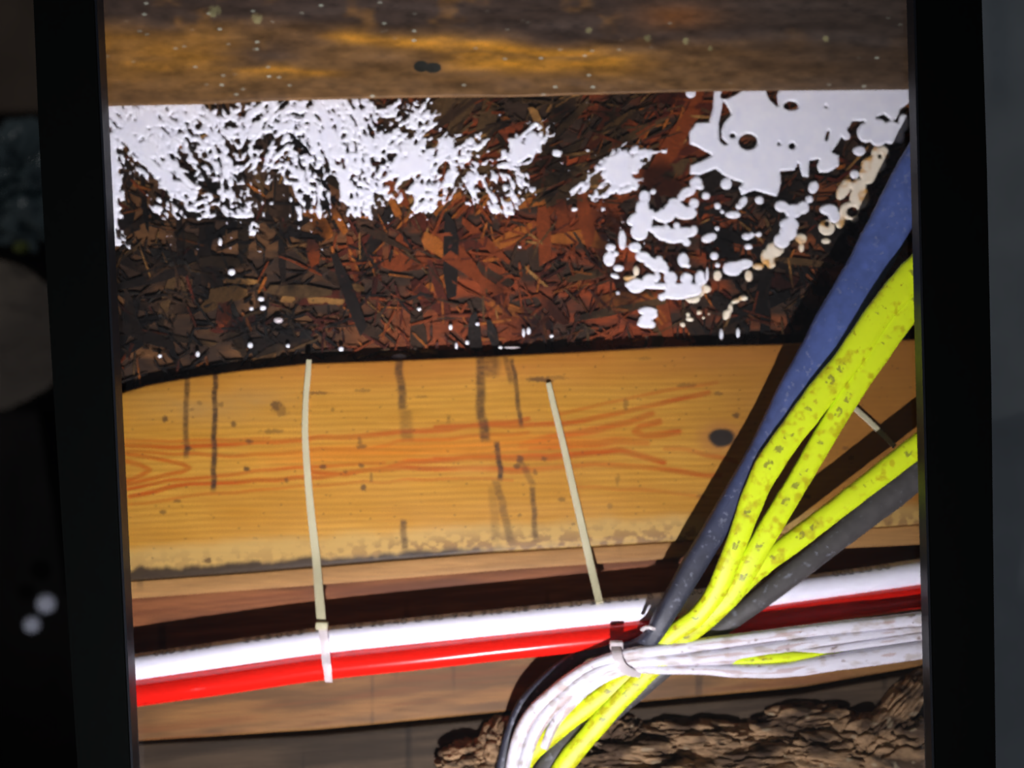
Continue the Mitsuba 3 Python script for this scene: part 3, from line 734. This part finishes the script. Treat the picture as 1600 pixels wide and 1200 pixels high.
W4 = [(1468, 1010, .564, 14.5), (1443, 1014.5, .564, 14.3), (1300, 1035, .564, 13), (1225, 1046, .564, 12), (1150, 1048, .564, 10), (1100, 1046, .564, 8), (1040, 1046, .564, 7), (985, 1045, .565, 8), (945, 1058, .567, 8), (915, 1078, .569, 8), (898, 1094, .571, 7), (884, 1112, .573, 6)]
YB_ = [(1440, 1001, .568, 4), (1330, 1014, .567, 5), (1275, 1023, .5655, 7), (1215, 1028, .5645, 7.5), (1160, 1033, .565, 6), (1110, 1038, .566, 5), (1040, 1041, .568, 6), (980, 1044, .569, 6)]
cable('wall_cable', W1, 'white_jacket', 'dirty white flat cable, topmost of the tied white bundle', 0.0030, 2.4, seed=6)
cable('wall_cable', W2, 'white_jacket', 'white flat cable, second from the top of the tied bundle', 0.0030, 2.4, seed=7)
cable('wall_cable', W3, 'white_jacket', 'thin white cable in the bundle, just above the short yellow glimpse', 0.0026, 2.4, seed=8)
cable('wall_cable', W4, 'white_jacket', 'white flat cable, lowest of the tied bundle, bulging downward', 0.0030, 2.4, seed=9)
cable('wall_cable', YB_, 'yellow_jacket', 'yellow cable peeking out between the white cables of the bundle', 0.0024, 2.4, seed=10)
W5 = [(905, 1060, .570, 9), (870, 1090, .573, 12), (840, 1128, .575, 12), (822, 1170, .576, 10), (812, 1230, .576, 9)]
cable('wall_cable', W5, 'white_jacket', 'grey white cable hanging at the lower left end of the bundle', 0.0024, 2.4, seed=11)

# ---------------------------------------------------------------- nylon ties


def tie(label, pts, thick=0.0006, mt='tie_nylon', head=None, loop=None, buckle=None):
    t = num('cable_tie')
    tag(t, label, 'cable tie')
    me, uv = sweep(pts, thick=thick, expo=5, n=12)
    obj('strap', me, mt, t, smooth=50)
    if head:
        px, py, d, sx, sz = head
        s = PX * d
        c = at(px, py, d)
        obj('head', hull_balls([c + [a * sx * s, b * 0.0012, e * sz * s] for a in (-1, 1) for b in (-1, 1) for e in (-1, 1)], [0.0007] * 8, 1), mt, t, smooth=50)
    if loop:
        me, uv = sweep(loop, thick=thick, expo=5, n=12)
        obj('loop', me, 'tie_clear', t, smooth=50)
    return t


tie('pale nylon tie hanging nearly straight down the joist to the pipes, the left long one',
    [(483, 562, .5785, 4), (481, 590, .5785, 4.5), (478, 625, .5785, 4.5), (477, 680, .5785, 5), (481, 745, .5785, 5.5), (487, 810, .5785, 6), (494, 870, .578, 6.5), (498, 920, .574, 7), (502, 966, .5705, 7.5), (503, 978, .5700, 7.5)], head=(503, 977, .5695, 7, 3.5),
    loop=[(504, 975, .5705, 7), (505, 988, .5695, 7), (507, 1003, .5690, 7), (509, 1022, .5700, 7), (510, 1035, .5690, 7), (512, 1046, .5690, 6.5), (513, 1058, .5705, 6), (514, 1064, .5735, 6)])
tie('pale nylon tie slanting down the joist from a rusty staple mark to the white pipe',
    [(857, 598, .5787, 4), (864, 630, .5787, 4.6), (880, 695, .5787, 5), (897, 770, .5787, 5.4), (912, 835, .5785, 5.8), (924, 888, .578, 6), (935, 934, .5745, 6), (937, 942, .5735, 6)])
tie('short dim nylon tie end sticking out to the right of the twisted yellow cables', [(1318, 622, .5785, 3.5), (1340, 642, .5785, 4.2), (1365, 665, .5785, 4.2), (1398, 698, .578, 4)])
tie('white nylon tie cinched around the white cable bundle', [(962, 1006, .5640, 8), (964, 1022, .5595, 8), (969, 1036, .5595, 7), (980, 1048, .5610, 7), (1000, 1054, .5640, 5)], mt='tie_clear', head=(963, 1008, .5640, 8, 4))
tie('small clear tie looped around the lower end of the slate blue cable', [(1003, 984, .5640, 3), (1010, 980, .5598, 3), (1022, 982, .5595, 3), (1034, 988, .5640, 3)], mt='tie_clear')

# ---------------------------------------------------------------- crumbly debris along the bottom


def lump(px, py, d, rx, ry, rz, seed, rough=0.29, sub=5, tilt=0.0):
    b = trimesh.creation.icosphere(sub, 1.0)
    v = np.array(b.vertices)
    p = v * 1.25 + seed * 7.3
    h = meshkit.fbm(p, 4, seed) - 0.5
    ridge = np.abs(meshkit.fbm(p * np.array([1.3, 1.3, 2.0]), 4, seed + 9) - 0.5) * 2
    v = v * (1 + rough * h * 1.6 - rough * 0.9 * np.exp(-ridge * 6) + 0.05 * (meshkit.fbm(p * 4, 3, seed + 4) - 0.5))[:, None]
    v = v * np.array([rx, 0, rz]) * PX * d + v * np.array([0, ry, 0])
    c, s = math.cos(tilt), math.sin(tilt)
    v = np.c_[v[:, 0] * c - v[:, 2] * s, v[:, 1], v[:, 0] * s + v[:, 2] * c]
    b.vertices = v + at(px, py, d)
    return b


LUMPS = [(1000, 1185, .590, 90, .012, 34, 0, 'long brown crumbly lump left of centre in the rubble under the white bundle'), (1120, 1160, .592, 75, .012, 30, -.05, 'brown flaky lump in the rubble below the middle of the white bundle'), (1180, 1195, .586, 90, .012, 30, .1, 'broad brown lump at the bottom edge of the rubble'),
         (1255, 1135, .594, 85, .010, 34, .1, 'dark brown lump with a pale tip, uppermost of the rubble under the bundle'), (1290, 1180, .586, 80, .012, 34, -.1, 'brown layered lump left of the slanting ridge'), (1400, 1110, .590, 92, .012, 20, .85, 'slanting pale edged ridge of rubble at the right bezel'), (1425, 1185, .584, 70, .014, 60, .2, 'large rounded tan brown lump in the bottom right corner'),
         (1060, 1215, .582, 90, .012, 26, 0, 'brown lump half cut off at the bottom edge right of the yellow cables'),
         (1330, 1165, .591, 60, .012, 40, .5, 'shadowed brown lump at the foot of the slanting ridge'), (1060, 1150, .5945, 70, .010, 24, -.1, 'dark brown lump tucked under the dull plank, right of the cable ends'), (1195, 1160, .5945, 80, .010, 30, .1, 'rough brown lump in the middle of the rubble behind the broad bottom one'),
         (725, 1190, .590, 42, .012, 32, .2, 'greyish brown lump at the bottom edge, left of the cable ends'), (775, 1165, .592, 30, .012, 44, -.4, 'tan brown lump directly behind the cable ends at the bottom'), (970, 1150, .594, 36, .010, 26, .5, 'small pale lump right of the lower yellow cables')]
for i, (px, py, d, rx, ry, rz, tl, lb) in enumerate(LUMPS):
    tag(obj('rubble_lump', lump(px, py, d, rx * 1.12, ry, rz * 1.25, i + 3, tilt=tl), 'debris', smooth=True), lb, 'rubble')

# ---------------------------------------------------------------- the black screen frame around it all
fr = 'screen_frame'
tag(fr, 'black plastic frame of the display surrounding the bright picture', 'screen frame')
lp = lambda o: [(edge_l(-170) - o, -170 - o), (edge_r(-170) + o, -170 - o), (edge_r(1430) + o, 1430 + o), (edge_l(1430) - o, 1430 + o)]
inner = Polygon(lp(0))
outer = Polygon([(40, -290), (60, 190), (72, 420), (84, 620), (98, 840), (122, 1210), (138, 1560), (1562, 1560), (1556, 1210), (1549, 600), (1542, 260), (1533, -30), (1528, -290)])
bz = extrude_px(affinity.scale(outer.buffer(-6).buffer(6), 0.515 / 0.527, 0.515 / 0.527, origin=(800, 600)).difference(inner), 0.515, 0.527, 0.527)
obj('bezel', bz, 'black_plastic', fr, smooth=30)
lip = extrude_px(inner.buffer(1.2, join_style=2).difference(Polygon(lp(-2.6))), 0.5165, 0.5255, 0.5262)
obj('glint_lip', lip, 'dark_lip', fr, smooth=30)  # lip added, slightly lighter, for the reflection along the glass edge
scene['clear_glass'] = {'type': 'thindielectric', 'int_ior': 1.5}
obj('glass', trimesh.Trimesh(np.array([at(x, y, .5262) * [1, 0, 1] + [0, .5240, 0] for x, y in lp(0.5)]), [[0, 1, 2], [0, 2, 3]], process=False), 'clear_glass', fr, smooth=False)
hs = []
ring_a, ring_b = np.array(lp(36)), np.array(lp(44))
for k in range(4):
    q = [at(*ring_a[k], .5272), at(*ring_a[(k + 1) % 4], .5272), at(*ring_a[(k + 1) % 4], .66), at(*ring_a[k], .66)]
    q += [at(*ring_b[k], .5272), at(*ring_b[(k + 1) % 4], .5272), at(*ring_b[(k + 1) % 4], .66), at(*ring_b[k], .66)]
    h = trimesh.convex.convex_hull(np.array(q))
    hs.append(h)
obj('housing', trimesh.util.concatenate(hs), 'housing', fr, smooth=False)
obj('back_panel', extrude_px(Polygon(lp(44)), 0.661, 0.665), 'housing', fr, smooth=False)

# ---------------------------------------------------------------- the dim surroundings, out of focus
mat('taupe_cloth', proc(fabric(srgb(200, 182, 162), srgb(180, 162, 144), 30)), 0.9, 0.1)
mat('brown_cloth', proc(fabric(srgb(140, 122, 106), srgb(118, 102, 88), 30)), 0.9, 0.1)
mat('black_cloth', proc(fabric(srgb(22, 22, 22), srgb(34, 32, 30), 20)), 0.9, 0.1)
mat('charcoal_cloth', proc(fabric(srgb(214, 224, 228), srgb(186, 196, 200), 26)), 0.9, 0.1)
mat('clear_film', srgb(96, 116, 118), 0.22, 1.0)
mat('pale_bead', srgb(235, 240, 255), 0.3, 0.6)
mat('green_leaf', srgb(130, 140, 70), 0.6, 0.3)
tag(obj('wall_back', box_mesh([4.0, 0.05, 3.0], [0, 2.0, 0]), 'black_cloth', smooth=False), kind='structure')


def drape(x0, x1, py0, py1, d, folds, amp, seed, nx=60, nz=50, thick=0.01):
    xs, ys = np.linspace(x0, x1, nx), np.linspace(py0, py1, nz)
    X, Y = np.meshgrid(xs, ys)
    n = meshkit.fbm(np.stack([X * folds, Y * folds * 0.35, X * 0 + seed], -1), 3, seed) - 0.5
    D = d + amp * n
    s = PX * d
    front = np.stack([(X - 800) * s, D, (600 - Y) * s], -1).reshape(-1, 3)
    back = front + [0, thick, 0]
    i = np.arange(nx * nz).reshape(nz, nx)
    q = np.stack([i[:-1, :-1], i[1:, :-1], i[1:, 1:], i[:-1, 1:]], -1).reshape(-1, 4)
    rim = np.r_[i[0, :], i[1:, -1], i[-1, -2::-1], i[-2:0:-1, 0]]
    r2 = np.roll(rim, -1)
    N = nx * nz
    f = np.vstack([q, q[:, ::-1] + N, np.c_[rim, r2, r2 + N, rim + N]])
    f = np.vstack([f[:, [0, 1, 2]], f[:, [0, 2, 3]]])
    m = trimesh.Trimesh(np.vstack([front, back]), f, process=False)
    if m.volume < 0:
        m.invert()
    return m


tag(obj('dark_cloth', drape(1500, 2000, -150, 1350, 1.05, 0.006, 0.10, 4), 'charcoal_cloth', smooth=True), 'dark grey cloth beyond the right side of the black frame, out of focus', 'cloth')
tag(obj('cushion', lump(-40, 520, 1.10, 150, .10, 125, 21, rough=0.10, sub=4, tilt=-.1), 'taupe_cloth', smooth=True), 'dim taupe cushion left of the black frame at mid height, out of focus', 'cushion')
tag(obj('blanket', drape(-500, 130, -200, 172, 1.25, 0.008, 0.06, 6), 'brown_cloth', smooth=True), 'dim brown cloth at the top left corner outside the frame', 'blanket')
tag(obj('dark_cloth', drape(-500, 170, 640, 1400, 1.20, 0.008, 0.05, 9), 'black_cloth', smooth=True), 'black cloth at the lower left outside the frame, behind two pale blurry beads', 'cloth')
film = lump(10, 290, 1.08, 90, .03, 115, 33, rough=0.55, sub=5)
tag(obj('plastic_bag', film, 'clear_film', smooth=True), 'crumpled glossy dark plastic bag at the upper left edge outside the frame', 'plastic bag')
tag(obj('leaf', lump(34, 386, 1.02, 13, .006, 9, 41, rough=0.2, sub=3, tilt=.3), 'green_leaf', smooth=True), 'small blurry green leaf beside the plastic bag at the left edge', 'leaf')
for x, y, r, lb in ((72, 943, 15, 'upper and brighter of the two pale blurry beads at the lower left'), (50, 976, 13, 'lower of the two pale blurry beads at the lower left')):
    b = trimesh.creation.icosphere(3, r * PX * 1.12)
    b.apply_translation(at(x, y, 1.12))
    tag(obj('bead', b, 'pale_bead', smooth=True), lb, 'bead')
